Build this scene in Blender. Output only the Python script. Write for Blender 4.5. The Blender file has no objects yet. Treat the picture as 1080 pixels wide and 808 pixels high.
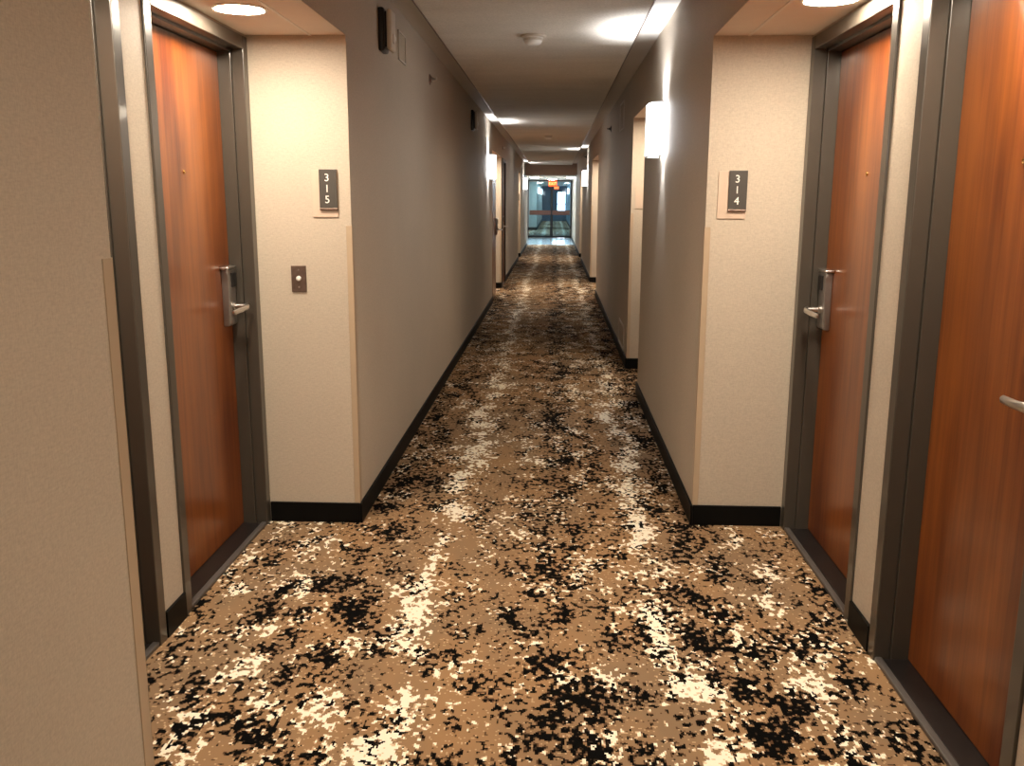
import bpy, bmesh, math, random
from mathutils import Vector, Matrix
random.seed(7)
S = bpy.context.scene
COL = S.collection
PI = math.pi

# ------------------------------------------------------------------ plan of the corridor (metres)
XL, XR = -0.897, 0.664          # corridor wall faces
AL, AR = -1.330, 1.082          # door planes inside the alcoves
HS, HC, HP = 2.18, 2.545, 2.50  # alcove soffit, corridor ceiling strip, dropped ceiling panel
BH = 0.096                      # base board height
Y0 = -4.0

# ------------------------------------------------------------------ node helpers
class T:
    def __init__(s, name):
        s.m = bpy.data.materials.new(name); s.m.use_nodes = True
        s.t = s.m.node_tree; s.t.nodes.clear()
        s.out = s.t.nodes.new('ShaderNodeOutputMaterial')
    def n(s, kind, **kw):
        nd = s.t.nodes.new(kind)
        for k, v in kw.items(): setattr(nd, k, v)
        return nd
    def put(s, sock, v):
        if isinstance(v, bpy.types.NodeSocket): s.t.links.new(v, sock)
        else: sock.default_value = v
    def math(s, op, a, b=0.0, c=None, clamp=False):
        nd = s.n('ShaderNodeMath', operation=op, use_clamp=clamp)
        s.put(nd.inputs[0], a); s.put(nd.inputs[1], b)
        if c is not None: s.put(nd.inputs[2], c)
        return nd.outputs[0]
    def vmath(s, op, a, b=(0, 0, 0)):
        nd = s.n('ShaderNodeVectorMath', operation=op)
        s.put(nd.inputs[0], a); s.put(nd.inputs[1], b)
        return nd.outputs[0]
    def noise(s, vec, scale, detail=2, rough=.5, off=(0, 0, 0), dist=0.0):
        v = s.vmath('ADD', vec, off)
        nd = s.n('ShaderNodeTexNoise')
        s.put(nd.inputs['Vector'], v); nd.inputs['Scale'].default_value = scale
        nd.inputs['Detail'].default_value = detail; nd.inputs['Roughness'].default_value = rough
        nd.inputs['Distortion'].default_value = dist
        return nd.outputs['Fac']
    def mix(s, f, a, b):
        nd = s.n('ShaderNodeMix', data_type='RGBA')
        s.put(nd.inputs[0], f); s.put(nd.inputs[6], a); s.put(nd.inputs[7], b)
        return nd.outputs[2]
    def ramp(s, f, lo, hi):
        nd = s.n('ShaderNodeMapRange'); nd.clamp = True
        s.put(nd.inputs[0], f); nd.inputs[1].default_value = lo; nd.inputs[2].default_value = hi
        return nd.outputs[0]
    def bump(s, h, strength, dist):
        nd = s.n('ShaderNodeBump'); nd.inputs['Strength'].default_value = strength
        nd.inputs['Distance'].default_value = dist; s.put(nd.inputs['Height'], h)
        return nd.outputs[0]
    def coord(s):
        return s.n('ShaderNodeTexCoord').outputs['Object']
    def scaled(s, vec, v):
        return s.vmath('MULTIPLY', vec, v)
    def bsdf(s, color, rough=.5, metal=0.0, normal=None, coat=0.0, coat_rough=.1, spec=.5):
        b = s.n('ShaderNodeBsdfPrincipled')
        s.put(b.inputs['Base Color'], color); s.put(b.inputs['Roughness'], rough)
        b.inputs['Metallic'].default_value = metal
        b.inputs['Coat Weight'].default_value = coat; b.inputs['Coat Roughness'].default_value = coat_rough
        b.inputs['Specular IOR Level'].default_value = spec
        if normal is not None: s.put(b.inputs['Normal'], normal)
        s.t.links.new(b.outputs[0], s.out.inputs[0])
        return b

def c4(r, g, b): return (r, g, b, 1.0)

def plain(name, col, rough=.5, metal=0.0, coat=0.0, var=.06, scale=40, bump=0.0, spec=.5):
    t = T(name); v = t.coord()
    n = t.noise(v, scale, 3)
    lo = c4(*[c * (1 - var) for c in col]); hi = c4(*[min(1, c * (1 + var)) for c in col])
    t.bsdf(t.mix(n, lo, hi), rough, metal, t.bump(n, bump, .001) if bump else None, coat, spec=spec)
    return t.m

def emissive(name, col, strength):
    t = T(name); e = t.n('ShaderNodeEmission')
    e.inputs[0].default_value = c4(*col); e.inputs[1].default_value = strength
    t.t.links.new(e.outputs[0], t.out.inputs[0])
    return t.m

def wall_material(name, base):
    t = T(name); v = t.coord()
    weave = t.noise(t.scaled(v, (1, 1, .35)), 260, 2, .6)
    weave2 = t.noise(t.scaled(v, (.3, .3, 1.2)), 190, 2, .6, (3, 1, 2))
    big = t.noise(v, 1.6, 3, .5)
    w = t.math('ADD', t.math('MULTIPLY', weave, .5), t.math('MULTIPLY', weave2, .5))
    f = t.ramp(t.math('ADD', t.math('MULTIPLY', w, .8), t.math('MULTIPLY', big, .2)), .36, .64)
    lo = c4(*[c * .86 for c in base]); hi = c4(*[c * 1.1 for c in base])
    t.bsdf(t.mix(f, lo, hi), .62, 0, t.bump(w, .35, .0012), spec=.35)
    return t.m

def carpet_material():
    t = T('patterned carpet'); v0 = t.coord()
    v = t.vmath('SNAP', v0, (.0052, .0060, 1))
    sp = t.n('ShaderNodeSeparateXYZ'); t.put(sp.inputs[0], v)
    wob = t.math('MULTIPLY', t.math('SUBTRACT', t.noise(t.scaled(v, (.3, 1, 1)), .9, 2, .5, (5, 0, 0)), .5), .28)
    x = t.math('ADD', sp.outputs[0], wob)
    def hump(c, w, a):
        d = t.math('DIVIDE', t.math('SUBTRACT', x, c), w)
        e = t.math('POWER', 2.718, t.math('MULTIPLY', t.math('MULTIPLY', d, d), -1.0))
        return t.math('MULTIPLY', e, a)
    def field(off, humps, s1, s2):
        f = t.noise(t.scaled(v, (1, .72, 1)), s1, 1.5, .5, off, .25)
        vv = t.scaled(v, (1, .6, 1))
        m = t.math('MULTIPLY', t.math('SUBTRACT', t.noise(vv, s2, 3, .6, (off[1], off[2], 4)), .5), 1.0)
        b = t.math('MULTIPLY', t.math('SUBTRACT', t.noise(vv, 2.0, 2, .5, (off[2], 9, off[0])), .5), .30)
        s = t.math('ADD', t.math('ADD', f, m), b)
        for h in humps: s = t.math('ADD', s, hump(*h))
        return s
    dark = field((11, 3, 7), [(.03, .10, .10), (.62, .12, .10), (-.80, .13, .07), (1.0, .12, .02), (-.42, .14, -.05)], 46, 8.5)
    light = field((2, 17, 5), [(-.48, .075, .15), (.42, .07, .17), (.14, .08, .06), (-1.02, .08, .08), (.86, .06, .08), (-.20, .12, -.03)], 42, 7.5)
    spk = t.noise(v, 70, 1, .5, (9, 9, 1), .3)
    tone = t.noise(t.scaled(v, (1, .5, 1)), 3.2, 3, .6, (1, 2, 8))
    tan = t.mix(t.ramp(tone, .38, .62), c4(.315, .190, .098), c4(.24, .160, .096))
    tan = t.mix(t.math('LESS_THAN', spk, .335), tan, c4(.46, .32, .19))
    cream = t.mix(t.math('GREATER_THAN', spk, .63), c4(.90, .84, .70), c4(.70, .56, .38))
    brown = t.math('GREATER_THAN', t.math('ADD', dark, t.math('MULTIPLY', t.math('SUBTRACT', spk, .5), .22)), .57)
    c = t.mix(brown, tan, c4(.105, .060, .033))
    c = t.mix(t.math('GREATER_THAN', light, .640), c, c4(.56, .40, .25))
    c = t.mix(t.math('GREATER_THAN', light, .664), c, cream)
    black = t.mix(t.math('GREATER_THAN', spk, .66), c4(.0025, .0022, .002), c4(.035, .024, .016))
    c = t.mix(t.math('GREATER_THAN', dark, .602), c, black)
    pile = t.noise(v0, 420, 2, .6)
    t.bsdf(c, .95, 0, t.bump(pile, .6, .004), spec=.04)
    return t.m

def wood_material():
    t = T('cherry veneer'); v = t.vmath('ADD', t.coord(), t.scaled(t.n('ShaderNodeObjectInfo').outputs['Location'], (3.1, 2.3, 1.7)))
    g = t.noise(t.scaled(v, (1, 1, .045)), 26, 4, .6, dist=.6)
    g2 = t.noise(t.scaled(v, (1, 1, .02)), 150, 3, .6, (4, 4, 4))
    big = t.noise(t.scaled(v, (1, 1, .35)), 2.6, 3, .55, (7, 2, 0))
    f = t.math('ADD', t.math('MULTIPLY', g, .30), t.math('ADD', t.math('MULTIPLY', g2, .14), t.math('MULTIPLY', big, .56)))
    col = t.mix(t.ramp(f, .36, .62), c4(.070, .012, .0045), c4(.27, .080, .015))
    t.bsdf(col, .34, 0, t.bump(g2, .08, .001), coat=.5, coat_rough=.2, spec=.3)
    return t.m

def ceiling_material():
    t = T('sprayed ceiling'); v = t.coord()
    n = t.noise(v, 95, 3, .7)
    big = t.noise(t.scaled(v, (.3, 1, 1)), 4, 2, .5)
    f = t.math('ADD', t.math('MULTIPLY', n, .7), t.math('MULTIPLY', big, .3))
    t.bsdf(t.mix(t.ramp(f, .35, .65), c4(.60, .56, .49), c4(.80, .75, .67)), .8, 0, t.bump(n, .9, .004), spec=.2)
    return t.m

M = {}
M['wall'] = wall_material('linen wallcovering', (.50, .435, .355))
M['carpet'] = carpet_material()
M['wood'] = wood_material()
M['ceil'] = ceiling_material()
M['strip'] = plain('painted ceiling strip', (.60, .55, .485), .7, var=.04, scale=12)
M['soffit'] = plain('painted soffit', (.80, .72, .64), .75, var=.04, scale=14)
M['base'] = plain('black rubber base', (.003, .003, .003), .5, var=.2, spec=.12)
M['frame'] = plain('taupe enamelled steel', (.055, .047, .038), .32, coat=.3, var=.07, scale=9, bump=.1)
M['guard'] = plain('beige vinyl guard', (.44, .34, .24), .35, var=.05, scale=20)
M['sill'] = plain('dark stone sill', (.012, .010, .010), .34, var=.5, scale=25)
M['silledge'] = plain('sill edge metal', (.11, .10, .095), .4, .3, var=.15, scale=25)
M['nickel'] = plain('satin nickel', (.62, .60, .58), .28, 1.0, var=.04, scale=60)
M['nickeldark'] = plain('brushed lock housing', (.36, .345, .335), .35, .85, var=.06, scale=60)
M['blackplastic'] = plain('black plastic', (.012, .012, .013), .3, var=.1)
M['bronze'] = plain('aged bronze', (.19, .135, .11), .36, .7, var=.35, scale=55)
M['white'] = plain('white plastic', (.82, .80, .76), .4, var=.03)
M['ivory'] = plain('ivory plastic', (.62, .56, .48), .45, var=.04)
M['brass'] = plain('brass', (.75, .50, .20), .25, 1.0, var=.05)
M['signplate'] = plain('beige sign plate', (.56, .44, .35), .5, var=.03)
M['signdark'] = plain('charcoal sign insert', (.060, .054, .048), .4, var=.06)
M['signwhite'] = plain('white sign lettering', (.9, .88, .84), .5, var=.02)
M['shade'] = emissive('lit sconce shade', (.97, .975, 1.0), 3.2)
M['lens'] = emissive('lit downlight lens', (1.0, .85, .66), 112.0)
M['lenscool'] = emissive('lit cool lens', (.80, .92, 1.0), 75.0)
M['lensbeyond'] = emissive('lit hallway lens', (.70, .88, 1.0), 300.0)
M['trimwhite'] = plain('white trim ring', (.8, .76, .70), .4, var=.03)
M['tile'] = plain('pale lobby tile', (.58, .76, .90), .16, coat=.6, var=.15, scale=3)
M['rail'] = plain('brown push rail', (.13, .042, .022), .4, var=.15, scale=20)
M['darkmetal'] = plain('dark bronze metal', (.006, .006, .006), .5, .2, var=.1)
M['beam'] = plain('brown painted beam', (.40, .26, .19), .6, var=.06, scale=8)
M['exit'] = emissive('lit exit housing', (1.0, .10, .03), .75)
M['exitletter'] = emissive('lit exit letters', (1.0, .45, .12), 1.6)
M['bluewall'] = wall_material('cool grey wallcovering', (.17, .25, .33))
M['pane'] = emissive('daylit window pane', (.80, .86, 1.0), 4.0)
t = T('tinted door glass')
tr = t.n('ShaderNodeBsdfTransparent'); tr.inputs[0].default_value = c4(.66, .84, .90)
gl = t.n('ShaderNodeBsdfGlossy'); gl.inputs['Roughness'].default_value = .03
fr = t.n('ShaderNodeFresnel'); fr.inputs[0].default_value = 1.5
mx = t.n('ShaderNodeMixShader'); t.t.links.new(fr.outputs[0], mx.inputs[0])
t.t.links.new(tr.outputs[0], mx.inputs[1]); t.t.links.new(gl.outputs[0], mx.inputs[2])
t.t.links.new(mx.outputs[0], t.out.inputs[0]); M['glass'] = t.m

# ------------------------------------------------------------------ mesh helpers
WL = {}          # world position of every object's origin
class MB:
    def __init__(s): s.b = bmesh.new()
    def box(s, x0, x1, y0, y1, z0, z1, bev=0.0, seg=2):
        x0, x1 = min(x0, x1), max(x0, x1); y0, y1 = min(y0, y1), max(y0, y1)
        r = bmesh.ops.create_cube(s.b, size=1)
        for v in r['verts']:
            v.co = Vector(((x0 + x1) / 2 + v.co.x * (x1 - x0), (y0 + y1) / 2 + v.co.y * (y1 - y0), (z0 + z1) / 2 + v.co.z * (z1 - z0)))
        if bev:
            es = list({e for v in r['verts'] for e in v.link_edges})
            bmesh.ops.bevel(s.b, geom=es, offset=bev, segments=seg, profile=.5, affect='EDGES')
        return s
    def lathe(s, origin, axis, prof, seg=32, squash=None):
        q = Vector((0, 0, 1)).rotation_difference(Vector(axis)).to_matrix()
        rings = []
        for r, h in prof:
            ring = []
            for i in range(seg):
                a = 2 * PI * i / seg
                p = Vector((r * math.cos(a), r * math.sin(a), h))
                ring.append(s.b.verts.new(Vector(origin) + q @ p))
            rings.append(ring)
        for a, b in zip(rings, rings[1:]):
            for i in range(seg):
                j = (i + 1) % seg
                s.b.faces.new((a[i], a[j], b[j], b[i]))
        s.b.faces.new(list(reversed(rings[0]))); s.b.faces.new(rings[-1])
        return s
    def tube(s, pts, radii, seg=14, flat=(1, 1)):
        pts = [Vector(p) for p in pts]; rings = []
        for i, p in enumerate(pts):
            d = (pts[min(i + 1, len(pts) - 1)] - pts[max(i - 1, 0)]).normalized()
            u = Vector((0, 0, 1)); sd = d.cross(u)
            if sd.length < 1e-4: sd = Vector((0, 1, 0))
            sd.normalize(); u = sd.cross(d).normalized()
            r = radii[i] if isinstance(radii, (list, tuple)) else radii
            rings.append([s.b.verts.new(p + sd * math.cos(2 * PI * k / seg) * r * flat[0] + u * math.sin(2 * PI * k / seg) * r * flat[1]) for k in range(seg)])
        for a, b in zip(rings, rings[1:]):
            for k in range(seg):
                j = (k + 1) % seg; s.b.faces.new((a[k], a[j], b[j], b[k]))
        s.b.faces.new(list(reversed(rings[0]))); s.b.faces.new(rings[-1])
        return s
    def prism(s, poly, axis, a, b):
        """poly in the two remaining axes (order x,y,z without axis)"""
        def P(u, w, c):
            l = [u, w]; l.insert(axis, c); return Vector(l)
        A = [s.b.verts.new(P(u, w, a)) for u, w in poly]; B = [s.b.verts.new(P(u, w, b)) for u, w in poly]
        s.b.faces.new(A); s.b.faces.new(list(reversed(B)))
        for i in range(len(poly)):
            j = (i + 1) % len(poly); s.b.faces.new((A[i], B[i], B[j], A[j]))
        return s
    def build(s, name, mat, parent=None, smooth=False, origin=None):
        bmesh.ops.recalc_face_normals(s.b, faces=s.b.faces)
        me = bpy.data.meshes.new(name)
        o = bpy.data.objects.new(name, me); COL.objects.link(o)
        base_ = WL.get(parent.name, Vector((0, 0, 0))) if parent else Vector((0, 0, 0))
        org = Vector(origin) if origin else base_.copy()
        if org.length: bmesh.ops.translate(s.b, verts=s.b.verts, vec=-org)
        s.b.to_mesh(me); s.b.free()
        me.materials.append(mat)
        if smooth:
            for p in me.polygons: p.use_smooth = True
            me.set_sharp_from_angle(angle=math.radians(35))
        o.location = org - base_
        WL[o.name] = org
        if parent: o.parent = parent
        return o

def struct(o, label=None):
    o['kind'] = 'structure'
    if label: o['label'] = label
    return o

def thing(name, label, cat, loc, group=None):
    o = bpy.data.objects.new(name, None); COL.objects.link(o)
    o.location = loc; WL[o.name] = Vector(loc)
    o['label'] = label; o['category'] = cat
    if group: o['group'] = group
    return o

def tag(o, label, cat, group=None):
    o['label'] = label; o['category'] = cat
    if group: o['group'] = group
    return o

def dup(root, delta, label, mirror=False):
    r = root.copy(); COL.objects.link(r); r.location = root.location + Vector(delta); r['label'] = label
    for ch in list(root.children):
        c = ch.copy(); COL.objects.link(c); c.parent = r
        for g in ch.children:
            d = g.copy(); COL.objects.link(d); d.parent = c
    return r

def wall(name, x0, x1, y0, y1, z0=0, z1=2.62, mat='wall', label=None):
    return struct(MB().box(x0, x1, y0, y1, z0, z1).build(name, M[mat]), label)

# ------------------------------------------------------------------ shell
struct(MB().box(-1.62, 1.42, Y0, 30.7, -.1, 0).build('floor', M['carpet']), 'patterned tan, black and cream corridor carpet')
struct(MB().box(-1.62, 1.42, 30.7, 36.1, -.1, 0).build('floor_tile', M['tile']), 'pale shiny tile strip in front of the glass doors')
struct(MB().box(-1.62, 1.42, 36.1, 64, -.1, 0).build('floor_beyond', M['carpet']), 'carpet of the hallway beyond the glass doors')
struct(MB().box(-1.62, 1.42, Y0, 28.3, HC, HC + .1).build('ceiling', M['strip']), 'smooth painted ceiling strip along the walls')
struct(MB().box(-.742, .498, Y0, 28.3, HP, HC, .002).build('ceiling_panel', M['ceil']), 'textured dropped ceiling down the middle of the corridor')
struct(MB().box(-1.62, 1.42, 28.3, 36.2, 2.2, 2.64).build('ceiling_lobby', M['soffit']), 'low lobby ceiling in front of the glass doors')
struct(MB().box(XL, XR, 28.27, 28.30, 2.2, HC).build('trim_beam', M['beam']), 'brown beam face across the far ceiling')
struct(MB().box(-1.62, 1.42, 36.2, 64, 2.35, 2.5).build('ceiling_beyond', M['soffit']), 'ceiling of the hallway beyond the glass')
struct(MB().box(-1.62, 1.42, Y0 - .1, Y0, 0, 2.62).build('wall_back', M['wall']), 'corridor wall behind the camera')

for a in (-.742, .498):  # dark strips stand in for the shadow gap along the dropped panel
    struct(MB().box(a - .006 if a < 0 else a - .001, a + .001 if a < 0 else a + .006, Y0, 28.27, HP - .004, HC).build('trim_shadow_gap', M['bronze']))

# left corridor wall blocks, right corridor wall blocks (alcoves between them)
LA = [(1.82, 4.05), (13.30, 15.55), (22.9, 24.2)]
RA = [(1.15, 4.11), (7.03, 8.12), (14.4, 16.8), (22.6, 24.2)]

def doorway_wall(name, x0, x1, y0, y1, holes, lintel=2.172):
    """one continuous wall with door openings left out"""
    m = MB(); y = y0
    for a, b in holes:
        if a > y: m.box(x0, x1, y, a, 0, HC)
        m.box(x0, x1, a, b, lintel, HC); y = b
    if y1 > y: m.box(x0, x1, y, y1, 0, HC)
    return struct(m.build(name, M['wall']))

OUT_L, OUT_R = -1.60, 1.40
LEFT_DOOR_B = (15.68, 16.70)
wall('wall_left', OUT_L, XL, Y0, 1.82, 0, HC, label='near left corridor wall')
wall('wall_left', OUT_L, XL, 4.05, 13.30, 0, HC, label='long left corridor wall after door 315')
doorway_wall('wall_left', OUT_L, XL, 15.55, 22.9, [LEFT_DOOR_B])
wall('wall_left', OUT_L, XL, 24.2, 30.0, 0, HC)
wall('wall_left', OUT_L, -1.04, 30.0, 36.2, 0, 2.62)
wall('wall_right', XR, OUT_R, Y0, 1.15, 0, HC)
wall('wall_right', XR, OUT_R, 4.11, 7.03, 0, HC, label='right corridor wall after door 314')
wall('wall_right', XR, OUT_R, 8.12, 14.4, 0, HC, label='right corridor wall between the second and third alcoves')
wall('wall_right', XR, OUT_R, 16.8, 22.6, 0, HC)
wall('wall_right', XR, OUT_R, 24.2, 36.2, 0, HC)

DOORS_L = [(1.855, 2.865), (3.035, 4.045)]
DOORS_R = [(1.945, 2.890), (3.095, 4.105)]
doorway_wall('wall_left_alcove', AL - .22, AL, 1.82, 4.05, DOORS_L)
doorway_wall('wall_right_alcove', AR, AR + .22, 1.15, 4.11, DOORS_R)
doorway_wall('wall_left_alcove', AL - .22, AL, 13.30, 15.55, [(13.4, 14.4), (14.54, 15.54)])
doorway_wall('wall_left_alcove', AL - .22, AL, 22.9, 24.2, [(23.18, 24.19)])
doorway_wall('wall_right_alcove', AR, AR + .22, 7.03, 8.12, [(7.1, 8.11)])
doorway_wall('wall_right_alcove', AR, AR + .22, 14.4, 16.8, [(14.6, 15.6), (15.79, 16.79)])
doorway_wall('wall_right_alcove', AR, AR + .22, 22.6, 24.2, [(23.18, 24.19)])
wall('wall_left_outer', -1.70, -1.60, Y0, 36, 0, 2.62); wall('wall_right_outer', 1.40, 1.50, Y0, 36, 0, 2.62)

def soffit(side, y0, y1):
    if side < 0: a, b, tx = AL, XL, -1.05
    else: a, b, tx = XR, AR, .815
    struct(MB().box(a + (.002 if side > 0 else 0), b - (.002 if side < 0 else 0), y0, y1, HS, HC).build('ceiling_alcove', M['soffit']))
    # wallcovering on the upright face of the soffit, flush with the corridor wall
    f = MB().box(XL - .004, XL, y0, y1, HS, HC) if side < 0 else MB().box(XR, XR + .004, y0, y1, HS, HC)
    struct(f.build('wall_left_header' if side < 0 else 'wall_right_header', M['wall']))
    struct(MB().box(tx - .006, tx + .006, y0, y1, HS - .003, HS + .002, .001).build('trim_soffit', M['trimwhite']))
for a, b in LA: soffit(-1, a, b)
for a, b in RA: soffit(1, a, b)

# base boards
def base(side, x0, x1, y0, y1):
    m = MB().box(x0, x1, y0, y1, 0, BH, .003)
    struct(m.build('baseboard_left' if side < 0 else 'baseboard_right', M['base']))
TB = .012
for y0, y1 in [(Y0, 1.82), (4.05, 13.3), (15.55, 15.68), (16.70, 22.9), (24.2, 30)]: base(-1, XL, XL + TB, y0 if y0 in (15.55,) or y0 < 0 else y0 - (TB if y0 != 16.70 else 0), y1 + (TB if y1 not in (15.68,) else 0))
for y0, y1 in [(Y0, 1.15), (4.11, 7.03), (8.12, 14.4), (16.8, 22.6), (24.2, 36)]: base(1, XR - TB, XR, y0 - (TB if y0 > 0 else 0), y1 + (TB if y1 < 30 else 0))
for y in (4.05, 15.55, 24.2): base(-1, AL + .01, XL, y - TB, y)
for y in (4.11, 8.12, 16.8, 24.2): base(1, XR, AR - .01, y - TB, y)
for y in (1.82,): base(-1, AL + .01, XL, y, y + TB)
base(-1, AL, AL + TB, 2.867, 3.033)
base(1, AR - TB, AR, 2.892, 3.093); base(1, AR - TB, AR, 1.15, 1.943)

# corner guards
def guard(side, y, facing, label):
    x = XL if side < 0 else XR
    s = 1 if side < 0 else -1     # into the corridor
    m = MB()
    t_, w = .0025, .024
    m.box(x - s * w, x + s * t_, y - facing * t_ * 0, y + facing * t_, BH, 1.38, .0008)
    m.box(x, x + s * t_, y, y - facing * w * 1.6, BH, 1.38, .0008)
    o = m.build('corner_guard', M['guard'], origin=(x, y, BH))
    tag(o, label, 'corner guard', 'beige corner guards on the wall corners')
guard(-1, 1.82, 1, 'beige corner guard on the near left wall corner, closest to the viewer')
guard(-1, 4.05, -1, 'beige corner guard on the left wall corner below sign 315')
guard(1, 4.11, -1, 'beige corner guard on the right wall corner below sign 314')
guard(1, 8.12, -1, 'beige corner guard on the second right alcove corner, past the bright sconce')
guard(1, 16.8, -1, 'beige corner guard on the third right alcove corner, far down the corridor')
guard(-1, 15.55, -1, 'beige corner guard beside the far left doors below the left sconce')
guard(-1, 24.2, -1, 'small distant beige corner guard on the last left alcove corner')

# ------------------------------------------------------------------ doors
door_n = [0]
def door(side, plane, y0, y1, latch, label, deep=.10, lock=True, frame_out=.008):
    """side -1 left / +1 right; latch 'far' or 'near'; deep = leaf set-back"""
    door_n[0] += 1
    X = lambda d: plane + side * d
    root = bpy.data.objects.new('door_%d' % door_n[0], None); COL.objects.link(root)
    yc = (y0 + y1) / 2
    root.location = (X(deep), yc, 0); WL[root.name] = root.location.copy()
    root['kind'] = 'structure'; root['label'] = label
    top = 2.170
    m = MB(); w = .055; w2 = .066
    for a, b, c in ((y0, y0 + w, y0 + w2), (y1, y1 - w, y1 - w2)):
        m.box(X(-frame_out), X(deep * .45), a, b, 0, top, .003)
        m.box(X(deep * .45), X(deep + .07), a, c, 0, top - .02, .002)
    m.box(X(-frame_out), X(deep * .45), y0 + w, y1 - w, top - w, top, .003)
    m.box(X(deep * .45), X(deep + .07), y0 + w2, y1 - w2, top - w2, top - .02, .002)
    m.build('door_frame', M['frame'], root)
    lf = MB().box(X(deep), X(deep + .044), y0 + w2 + .002, y1 - w2 - .002, .016, top - w2 - .003, .002).build('door_leaf', M['wood'], root, origin=(X(deep), yc, 0))
    m = MB().box(X(.02), X(deep + .06), y0 + w2, y1 - w2, 0, .014, .003)
    m.build('threshold', M['sill'], root)
    MB().box(X(-.004), X(.02), y0 + w2 - .011, y1 - w2 + .011, 0, .016, .004).build('threshold_edge', M['silledge'], root)
    if lock: lock_set(lf, side, X(deep), y1 - w2 if latch == 'far' else y0 + w2, -1 if latch == 'far' else 1)
    pz = 1.597
    MB().lathe((X(deep), yc, pz), (-side, 0, 0), [(.0085, -.001), (.0085, .003), (.006, .005), (.004, .0035)], 16).build('peephole', M['brass'], lf, True)
    return root

def lock_set(parent, side, x, edge, s):
    """s: direction from latch edge towards the hinge"""
    X = lambda d: x - side * d          # d: out of the door
    yc = edge + s * .064; hw = .045
    prof = [(X(0), .950), (X(.022), .950), (X(.030), .960), (X(.031), 1.17), (X(.028), 1.196), (X(0), 1.198)]
    m = MB().prism(prof, 1, yc - hw, yc + hw)
    bmesh.ops.bevel(m.b, geom=list(m.b.edges), offset=.004, segments=2, profile=.5, affect='EDGES')
    m.build('lock', M['nickeldark'], parent, True)
    MB().box(X(.026), X(.036), yc - s * hw - s * .001, yc + s * .012, 1.118, 1.180, .002).build('card_reader', M['blackplastic'], parent)
    MB().box(X(.0), X(.040), yc - s * hw * .9, yc + s * hw * 1.5, 1.197, 1.209, .005, 3).build('lock_cap', M['nickel'], parent, True)
    m = MB().lathe((X(.028), yc, 1.035), (-side, 0, 0), [(.017, 0), (.017, .010), (.011, .014), (.0105, .055)], 20)
    m.tube([(X(.072), yc - s * .012, 1.035), (X(.090), yc - s * .006, 1.035), (X(.097), yc + s * .02, 1.033), (X(.092), yc + s * .07, 1.028), (X(.085), yc + s * .145, 1.025), (X(.084), yc + s * .155, 1.025)],
           [.010, .0125, .0125, .0115, .0105, .006], 14, (.8, 1.0))
    m.build('door_lever', M['nickel'], parent, True)

door(-1, AL, *DOORS_L[1], 'far', 'cherry wood hotel room door beside sign 315 in a taupe frame')
door(-1, AL, *DOORS_L[0], 'near', 'door at far left with only its taupe frame showing behind the near wall')
door(1, AR, *DOORS_R[1], 'far', 'cherry wood hotel room door beside sign 314')
door(1, AR, *DOORS_R[0], 'near', 'cherry wood door at the right edge of the photo, lever just in view')
door(-1, AL, 13.4, 14.4, 'near', 'door in the second left alcove'); door(-1, AL, 14.54, 15.54, 'far', 'farther door in the second left alcove')
door(-1, AL, 23.18, 24.19, 'far', 'door in the third left alcove')
door(1, AR, 7.1, 8.11, 'far', 'door in the second right alcove')
door(1, AR, 14.6, 15.6, 'near', 'door in the third right alcove'); door(1, AR, 15.79, 16.79, 'far', 'farther door in the third right alcove')
door(1, AR, 23.18, 24.19, 'far', 'door in the fourth right alcove')
door(-1, XL, *LEFT_DOOR_B, 'near', 'distant brown door flush in the left corridor wall', deep=.012, frame_out=.02)

# open door leaf standing in the mouth of the second left alcove
door_n[0] += 1
root = bpy.data.objects.new('door_%d' % door_n[0], None); COL.objects.link(root)
root.location = (-.925, 13.42, 0); WL[root.name] = root.location.copy()
root['kind'] = 'structure'; root['label'] = 'open brown door standing at the left corridor edge below the left sconce'
lf = MB().box(-.945, -.903, 13.44, 14.22, .012, 2.10, .002).build('door_leaf', M['wood'], root)
m = MB()
for z in (.25, 1.05, 1.85):
    m.lathe((-.915, 13.428, z - .05), (0, 0, 1), [(.010, 0), (.010, .1)], 12)
    m.box(-.915, -.905, 13.30, 13.43, z - .045, z + .045, .001)
m.build('hinge', M['darkmetal'], root)
lock_set(lf, -1, -.903, 14.22, -1)

# ------------------------------------------------------------------ room signs, switch
def digits(txt, x, y, z, size, parent, mat, name='digits'):
    cu = bpy.data.curves.new(name, 'FONT'); cu.body = txt; cu.size = size; cu.align_x = 'CENTER'
    cu.space_line = 1.02; cu.extrude = .0012; cu.materials.append(mat)
    tmp = bpy.data.objects.new('tmp', cu); COL.objects.link(tmp)
    me = bpy.data.meshes.new_from_object(tmp.evaluated_get(bpy.context.evaluated_depsgraph_get()))
    bpy.data.objects.remove(tmp); bpy.data.curves.remove(cu)
    me.materials.clear(); me.materials.append(mat)
    me.transform(Matrix.Rotation(PI / 2, 4, 'X'))
    o = bpy.data.objects.new(name, me); COL.objects.link(o)
    o.location = Vector((x, y, z)) - WL[parent.name]; o.parent = parent
    return o
def room_sign(x0, x1, px0, px1, y, txt, label):
    r = thing('room_sign', label, 'sign', ((x0 + x1) / 2, y, 1.52), 'room number signs')
    MB().box(x0, x1, y - .006, y, 1.417, 1.621, .001).build('back_plate', M['signplate'], r)
    p = MB().box(px0, px1, y - .016, y - .006, 1.456, 1.623, .0015).build('number_panel', M['signdark'], r)
    MB().box(px0, px1, y - .0168, y - .006, 1.448, 1.456, .001).build('panel_lip', M['bronze'], p)
    if txt:
        d = digits('\n'.join(txt), (px0 + px1) / 2 - .004, y - .017, 1.572, .046, r, M['signwhite'])
    return r
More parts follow.
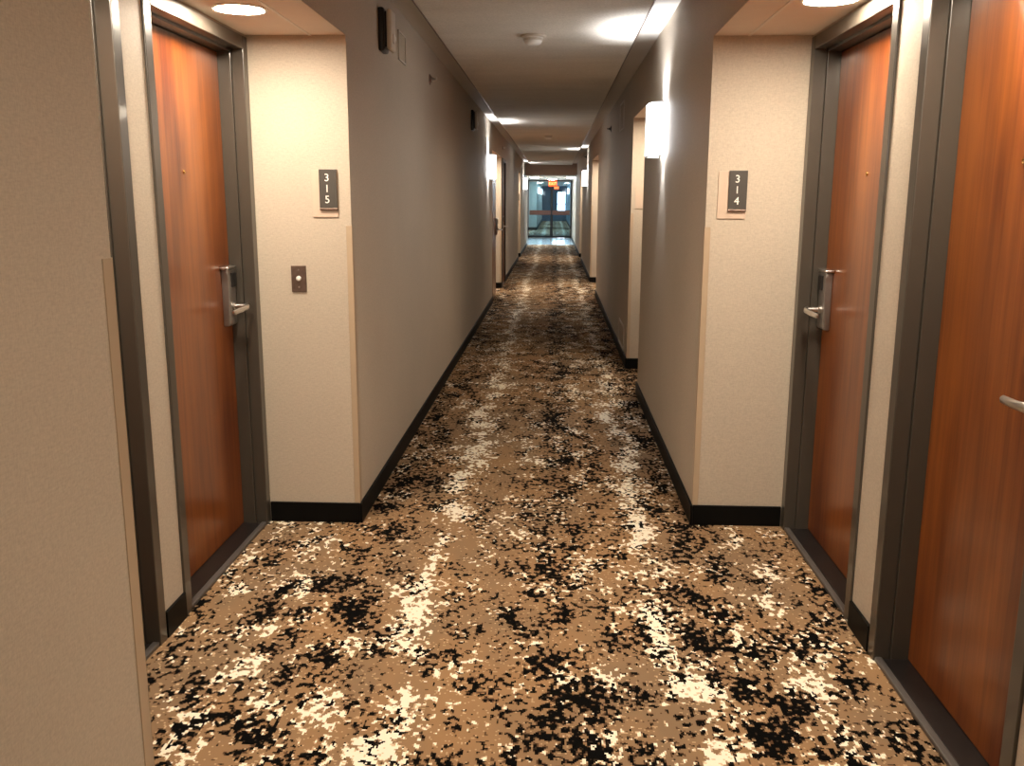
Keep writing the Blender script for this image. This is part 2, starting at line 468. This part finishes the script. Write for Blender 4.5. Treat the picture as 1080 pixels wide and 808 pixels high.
room_sign(-1.066, -.953, -1.031, -.953, 4.05, '315', 'dark room number sign reading 315 on beige plate, left wall')
room_sign(.712, .836, .757, .836, 4.11, '314', 'dark room number sign reading 314 on beige plate, right wall')
room_sign(.700, .82, .775, .82, 8.12, None, 'beige sign plate in the second right alcove, partly hidden behind the wall by the sconce')
room_sign(-1.04, -.925, -1.0, -.925, 24.2, None, 'tiny distant room sign in the last left alcove')

sw = thing('switch_plate', 'small dark bronze wall plate with a round white button below sign 315', 'switch', (-1.141, 4.05, 1.144))
MB().box(-1.175, -1.107, 4.043, 4.05, 1.086, 1.203, .002).build('plate', M['bronze'], sw)
MB().lathe((-1.141, 4.043, 1.146), (0, -1, 0), [(.0115, 0), (.0115, .004), (.009, .009), (.004, .011)], 20).build('button', M['white'], sw, True)
for z in (1.107, 1.184): MB().lathe((-1.141, 4.043, z), (0, -1, 0), [(.004, 0), (.003, .0015)], 12).build('screw', M['nickel'], sw)

# ------------------------------------------------------------------ sconces
def sconce(side, y, label, x=None, spots=True, power=22.0):
    x = (XL if side < 0 else XR) if x is None else x
    s = -side
    r = thing('wall_sconce', label, 'wall lamp', (x, y, 1.935), 'half-round wall sconces along the corridor')
    z0, z1 = 1.757, 2.065; W, D, g = .175, .108, .012
    # shade: bowed front shell, open top and bottom
    m = MB(); n = 22; outer, inner = [], []
    for i in range(n + 1):
        a = PI * i / n
        ca, sa = math.cos(a), math.sin(a)
        e = .55
        px = W * math.copysign(abs(ca) ** e, ca); pd = g + (D - g) * abs(sa) ** e
        outer.append((px, pd)); inner.append((px * .972, g + (pd - g) * .955))
    poly = [(x + s * d, y + u) for u, d in outer] + [(x + s * d, y + u) for u, d in reversed(inner)]
    m.prism(poly, 2, z0, z1); m.build('lamp_shade', M['shade'], r, True)
    m = MB()
    for z in (z0 - .004, z1 - .002):
        m = MB()
        pl = [(x + s * (d * 1.01), y + u * 1.005) for u, d in outer] + [(x + s * (g + (d - g) * .93), y + u * .96) for u, d in reversed(inner)]
        m.prism(pl, 2, z, z + .006)
        m.build('shade_rim', M['nickel'], r)
    m = MB().box(x - s * .003, x + s * .014, y - .11, y + .11, 1.80, 2.04, .002)
    m.build('wall_bracket', M['nickel'], r)
    MB().box(x + s * .012, x + s * .05, y - .05, y + .05, 1.89, 1.98, .006).build('lamp_housing', M['white'], r)
    if spots:
        for sg, zz, e in ((1, 2.00, power), (-1, 1.82, power * .30)):
            L = bpy.data.lights.new('sconce_beam', 'SPOT'); L.energy = e; L.color = (.93, .95, 1.0)
            L.spot_size = math.radians(112 if sg > 0 else 70); L.spot_blend = .8; L.shadow_soft_size = .02
            o = bpy.data.objects.new('sconce_beam', L); COL.objects.link(o)
            o.location = (x + s * .042, y, zz); o.rotation_euler = (0, PI, 0) if sg > 0 else (0, 0, 0)
            o.location = Vector(o.location) - WL[r.name]; o.parent = r
    return r
sconce(1, 5.80, 'large bright wall sconce on the right wall past sign 314')
sconce(-1, 12.45, 'bright wall sconce on the left corridor wall beside the far doors')
sconce(1, 19.2, 'distant lit sconce on the right corridor wall')
sconce(-1, 26.5, 'most distant lit sconce, left wall just before the glass doors')
sconce(-1, -.9, 'lit sconce on the left wall behind the camera')
sconce(-1, 48.0, 'pale sconce in the hallway beyond the glass, nearer of two on the left', x=-.87, spots=False)
sconce(-1, 56.0, 'pale sconce in the hallway beyond the glass, farther of two on the left', x=-.87, spots=False)
sconce(1, 52.0, 'pale sconce on the right wall of the hallway beyond the glass', x=.80, spots=False)

# ------------------------------------------------------------------ recessed lights
dl_proto = {}
def downlight(x, y, z, label, lens='lens', r_=.088):
    key = (lens, z)
    if key in dl_proto:
        p, loc = dl_proto[key]
        return dup(p, Vector((x, y, z)) - Vector(loc), label)
    t = thing('recessed_ceiling_light', label, 'ceiling light', (x, y, z), 'recessed ceiling lights')
    prof = [(r_ + .014, .004), (r_ + .014, -.003), (r_ + .006, -.006), (r_, -.004), (r_, .004)]
    m = MB(); seg = 36; rings = []
    for rr, h in prof:
        rings.append([m.b.verts.new(Vector((x + rr * math.cos(2 * PI * i / seg), y + rr * math.sin(2 * PI * i / seg), z + h))) for i in range(seg)])
    for a, b in zip(rings, rings[1:]):
        for i in range(seg): j = (i + 1) % seg; m.b.faces.new((a[i], a[j], b[j], b[i]))
    m.build('trim_ring', M['trimwhite'], t, True)
    MB().lathe((x, y, z), (0, 0, -1), [(r_, 0), (r_, .001), (r_ * .8, .003 if r_ < .1 else .02), (r_ * .4, .0042 if r_ < .1 else .03)], 36).build('light_lens', M[lens], t, True)
    dl_proto[key] = (t, (x, y, z))
    return t
downlight(-1.165, 3.50, HS, 'round recessed light in the soffit above door 315')
downlight(.945, 3.40, HS, 'round recessed light in the soffit above door 314')
downlight(-1.165, 2.35, HS, 'recessed light above the nearest left door, out of view at top left')
downlight(.945, 2.30, HS, 'recessed light above the nearest right door, out of view at top right')
downlight(-.12, -.5, HP, 'added unseen fill light in the corridor ceiling behind the camera, nearer one')  # added out of view to brighten the near walls and carpet
downlight(-.12, -2.4, HP, 'added unseen fill light in the corridor ceiling behind the camera, farther one')  # second added fill, also unseen
for i, (x, y) in enumerate([(-1.11, 13.9), (-1.11, 15.0), (-1.11, 23.6)]):
    downlight(x, y, HS, ['recessed light in the second left alcove, nearer one', 'recessed light in the second left alcove, farther one', 'recessed light in the last left alcove'][i])
for i, (x, y) in enumerate([(.88, 7.55), (.88, 15.1), (.88, 16.2), (.88, 23.6)]):
    downlight(x, y, HS, ['recessed light in the second right alcove past the bright sconce', 'recessed light in the third right alcove, nearer one', 'recessed light in the third right alcove, farther one', 'recessed light in the last right alcove'][i])
downlight(-.676, 31.1, 2.2, 'small distant round light left of the exit sign', 'lenscool', .15)
downlight(.52, 31.0, 2.2, 'small distant round light right of the exit sign', 'lenscool', .15)
for i, y in enumerate((33.6,)):
    downlight(-.1, y, 2.2, 'distant round light in the lobby ceiling just before the glass doors', 'lenscool', .15)
for i, (x, y) in enumerate([(-1.1, 41.5), (-.05, 44.5), (-.05, 52.0), (-.05, 59)]):
    downlight(x, y, 2.35, 'round light in hallway ceiling beyond glass, %s' % ['over the left recess', 'nearest in the middle', 'second in the middle', 'farthest'][i], 'lensbeyond', .10)

# ------------------------------------------------------------------ ceiling and wall devices
sd = thing('smoke_detector', 'round white smoke detector on the textured ceiling', 'smoke detector', (-.148, 6.0, HP))
MB().lathe((-.148, 6.0, HP), (0, 0, -1), [(.078, 0), (.078, .012), (.070, .016)], 36).build('mounting_base', M['ivory'], sd, True)
MB().lathe((-.148, 6.0, HP - .015), (0, 0, -1), [(.062, 0), (.058, .018), (.050, .034), (.036, .042), (.02, .044)], 36).build('sensor_head', M['white'], sd, True)
MB().lathe((-.148, 6.0, HP - .022), (0, 0, -1), [(.0575, 0), (.0625, .001), (.0625, .005), (.0575, .006), (.0625, .009), (.0615, .011), (.056, .012)], 36).build('vent_ring', M['strip'], sd, True)
sd2 = dup(sd, (.03, 9.2, 0), 'tiny dark detector on the ceiling further down the corridor')

def strobe(y, z, label, k=1.0):
    x = XL
    r = thing('fire_alarm', label, 'fire alarm', (x, y, z), 'wall fire alarms')
    m = MB().box(x - .004, x + .030 * k, y - .060, y + .075, z - .105, z + .105, .012, 3)
    m.build('back_box', M['blackplastic'], r, True)
    m = MB().box(x + .040 * k, x + .066 * k, y - .055, y + .080, z - .098, z + .098, .0125, 4)
    m.build('front_cover', M['ivory'], r, True)
    MB().box(x + .028 * k, x + .042 * k, y - .045, y + .065, z - .085, z + .085, .002).build('spacer', M['blackplastic'], r)
    MB().lathe((x + .064 * k, y, z - .04), (1, 0, 0), [(.026, 0), (.024, .008), (.012, .014)], 20).build('strobe_lens', M['white'], r, True)
    return r
strobe(4.86, 2.335, 'black and ivory alarm high on the near left wall')
strobe(10.02, 2.315, 'alarm with pale cover high on the left wall, farther from the viewer')

def panel(x, s, y0, y1, z0, z1, label, cat='wall panel', w=.012):
    M.setdefault('panelframe', plain('pale panel frame', (.66, .62, .56), .5, var=.03))
    r = thing('access_panel', label, cat, (x, (y0 + y1) / 2, z0))
    m = MB()
    m.box(x, x + s * .010, y0, y1, z1 - w, z1, .001).box(x, x + s * .010, y0, y1, z0, z0 + w, .001)
    m.box(x, x + s * .010, y0, y0 + w, z0, z1, .001).box(x, x + s * .010, y1 - w, y1, z0, z1, .001)
    m.build('panel_frame', M['panelframe'], r)
    MB().box(x, x + s * .003, y0 + w, y1 - w, z0 + w, z1 - w).build('cover_plate', M['signplate'] if z0 < 0 else M['wall'], r)
panel(XL, 1, 5.38, 5.62, 2.27, 2.43, 'faint rectangular wall plate just beyond the near left alarm', w=.008)
panel(XR, -1, 9.20, 9.72, 2.17, 2.44, 'pale framed panel high on the right wall', w=.012)
panel(XR, -1, 8.45, 9.10, .105, .335, 'pale framed access panel low on the right wall above the baseboard', w=.018)

sp_root = None
def sprinkler(side, y, z, label):
    x = XL if side < 0 else XR; s = -side
    r = thing('sprinkler', label, 'sprinkler', (x, y, z), 'sidewall fire sprinklers')
    MB().lathe((x, y, z), (s, 0, 0), [(.040, -.004), (.040, 0), (.037, .004), (.022, .012), (.018, .016)], 24).build('escutcheon', M['darkmetal'] if side > 0 else M['bronze'], r, True)
    m = MB().lathe((x + s * .014, y, z), (s, 0, 0), [(.011, 0), (.011, .016), (.006, .022), (.005, .038)], 16)
    m.box(x + s * .05, x + s * .053, y - .018, y + .018, z - .002, z + .016, .001)
    m.box(x + s * .028, x + s * .052, y - .013, y - .010, z - .003, z + .003).box(x + s * .028, x + s * .052, y + .010, y + .013, z - .003, z + .003)
    m.build('nozzle', M['nickel'] if side < 0 else M['darkmetal'], r, True)
sprinkler(-1, 6.72, 2.325, 'small chrome sprinkler on the left wall near the viewer')
sprinkler(1, 11.3, 2.32, 'dark sprinkler high on the right wall past the sconce')
sprinkler(-1, 15.35 + .5, 2.34, 'tiny sprinkler on the left wall above the distant doors')
sprinkler(1, 19.9, 2.37, 'tiny sprinkler above the distant right sconce')

# ------------------------------------------------------------------ glass doors at the end and the hallway beyond
door_n[0] += 1
GY = 36.1
g = bpy.data.objects.new('door_%d' % door_n[0], None); COL.objects.link(g)
g.location = (-.15, GY, 0); WL[g.name] = g.location.copy()
g['kind'] = 'structure'; g['label'] = 'pair of tinted glass doors closing the far end of the corridor'
gx0, gx1, gm, gt = -1.04, .664, -.12, 2.2
m = MB()
m.box(gx0, gx0 + .03, GY - .03, GY + .03, 0, gt).box(gx1 - .05, gx1, GY - .03, GY + .03, 0, gt).box(gx0, gx1, GY - .03, GY + .03, gt - .04, gt)
m.build('door_frame', M['darkmetal'], g)
for a, b, nm in ((gx0 + .03, gm, 'l'), (gm, gx1 - .05, 'r')):
    lf = MB().box(a + .02, b - .02, GY - .004, GY + .004, .06, gt - .06).build('glass_pane', M['glass'], g)
    MB().box(a + .002, b - .002, GY - .02, GY + .02, .012, .08, .004).build('bottom_rail', M['darkmetal'], g)
    MB().box(a + .03, b - .03, GY - .10, GY - .05, .88, 1.06, .01).build('push_bar', M['rail'], g)
MB().box(gm - .05, gm + .05, GY - .03, GY + .03, .012, gt - .04, .004).build('meeting_stile', M['darkmetal'], g)
ex = thing('exit_sign', 'glowing red and orange exit sign hanging before the glass doors', 'exit sign', (-.085, 35.8, 2.2), 'red exit signs')
MB().box(-.245, .075, 35.77, 35.83, 1.96, 2.19, .008).build('sign_box', M['exit'], ex)
MB().box(-.10, -.07, 35.79, 35.81, 2.185, 2.2).build('hanger', M['darkmetal'], ex)
digits('EXIT', -.085, 35.765, 2.02, .15, ex, M['exitletter'], 'letters')
e2 = dup(ex, (.19, 24.2, .12), 'smaller red exit sign seen through the glass doors')

wall('wall_beyond_left', -1.62, -1.33, 36.2, 45, 0, 2.5, 'bluewall')
wall('wall_beyond_left', -1.62, -.87, 45, 64, 0, 2.5, 'wall')
wall('wall_beyond_right', .80, 1.42, 36.2, 64, 0, 2.5, 'bluewall')
wall('wall_beyond_end', -.87, .80, 63.8, 64, 0, 2.5, 'bluewall')
struct(MB().box(-1.33, -.87, 44.985, 45, 0, .14).build('baseboard_beyond', M['base']))
struct(MB().box(-.87, -.855, 45.0, 63.8, 0, .14).build('baseboard_beyond', M['base']))
struct(MB().box(.785, .80, 36.2, 63.8, 0, .14).build('baseboard_beyond', M['base']))
wn = bpy.data.objects.new('window_1', None); COL.objects.link(wn); wn.location = (.46, 63.78, .55); WL[wn.name] = wn.location.copy()
wn['kind'] = 'structure'; wn['label'] = 'bright daylit window at the very end, seen through the glass doors'
MB().box(.16, .74, 63.76, 63.80, .52, 1.98, .005).build('window_frame', M['darkmetal'], wn)
for a, b in ((.19, .44), (.47, .71)):
    for c, d in ((.56, 1.12), (1.18, 1.94)):
        MB().box(a, b, 63.755, 63.765, c, d).build('window_pane', M['pane'], wn)

# ------------------------------------------------------------------ world, camera, view
w = bpy.data.worlds.new('World'); S.world = w; w.use_nodes = True
w.node_tree.nodes['Background'].inputs[0].default_value = (.02, .02, .02, 1); w.node_tree.nodes['Background'].inputs[1].default_value = .2

F, yaw, pitch, roll, ch = 960.9, -.0453, .1997, .0036, 1.5
f = Vector((math.sin(yaw) * math.cos(pitch), math.cos(yaw) * math.cos(pitch), -math.sin(pitch)))
r0 = Vector((math.cos(yaw), -math.sin(yaw), 0)); u0 = r0.cross(f)
r1 = r0 * math.cos(roll) + u0 * math.sin(roll); u1 = -r0 * math.sin(roll) + u0 * math.cos(roll)
cam = bpy.data.cameras.new('camera'); co = bpy.data.objects.new('camera', cam); COL.objects.link(co)
cam.sensor_width = 36; cam.lens = F / 1080 * 36; cam.clip_start = .05; cam.clip_end = 200
co.matrix_world = Matrix(((r1.x, u1.x, -f.x, 0), (r1.y, u1.y, -f.y, 0), (r1.z, u1.z, -f.z, ch), (0, 0, 0, 1)))
S.camera = co
vs = S.view_settings; vs.view_transform = 'Standard'; vs.look = 'None'; vs.gamma = 1; vs.use_curve_mapping = False
S.display_settings.display_device = 'sRGB'
vs.exposure = 1.5
S.cycles.max_bounces = 10; S.cycles.diffuse_bounces = 6; S.cycles.glossy_bounces = 5
S.cycles.sample_clamp_indirect = 6.0; S.cycles.caustics_reflective = False; S.cycles.caustics_refractive = False
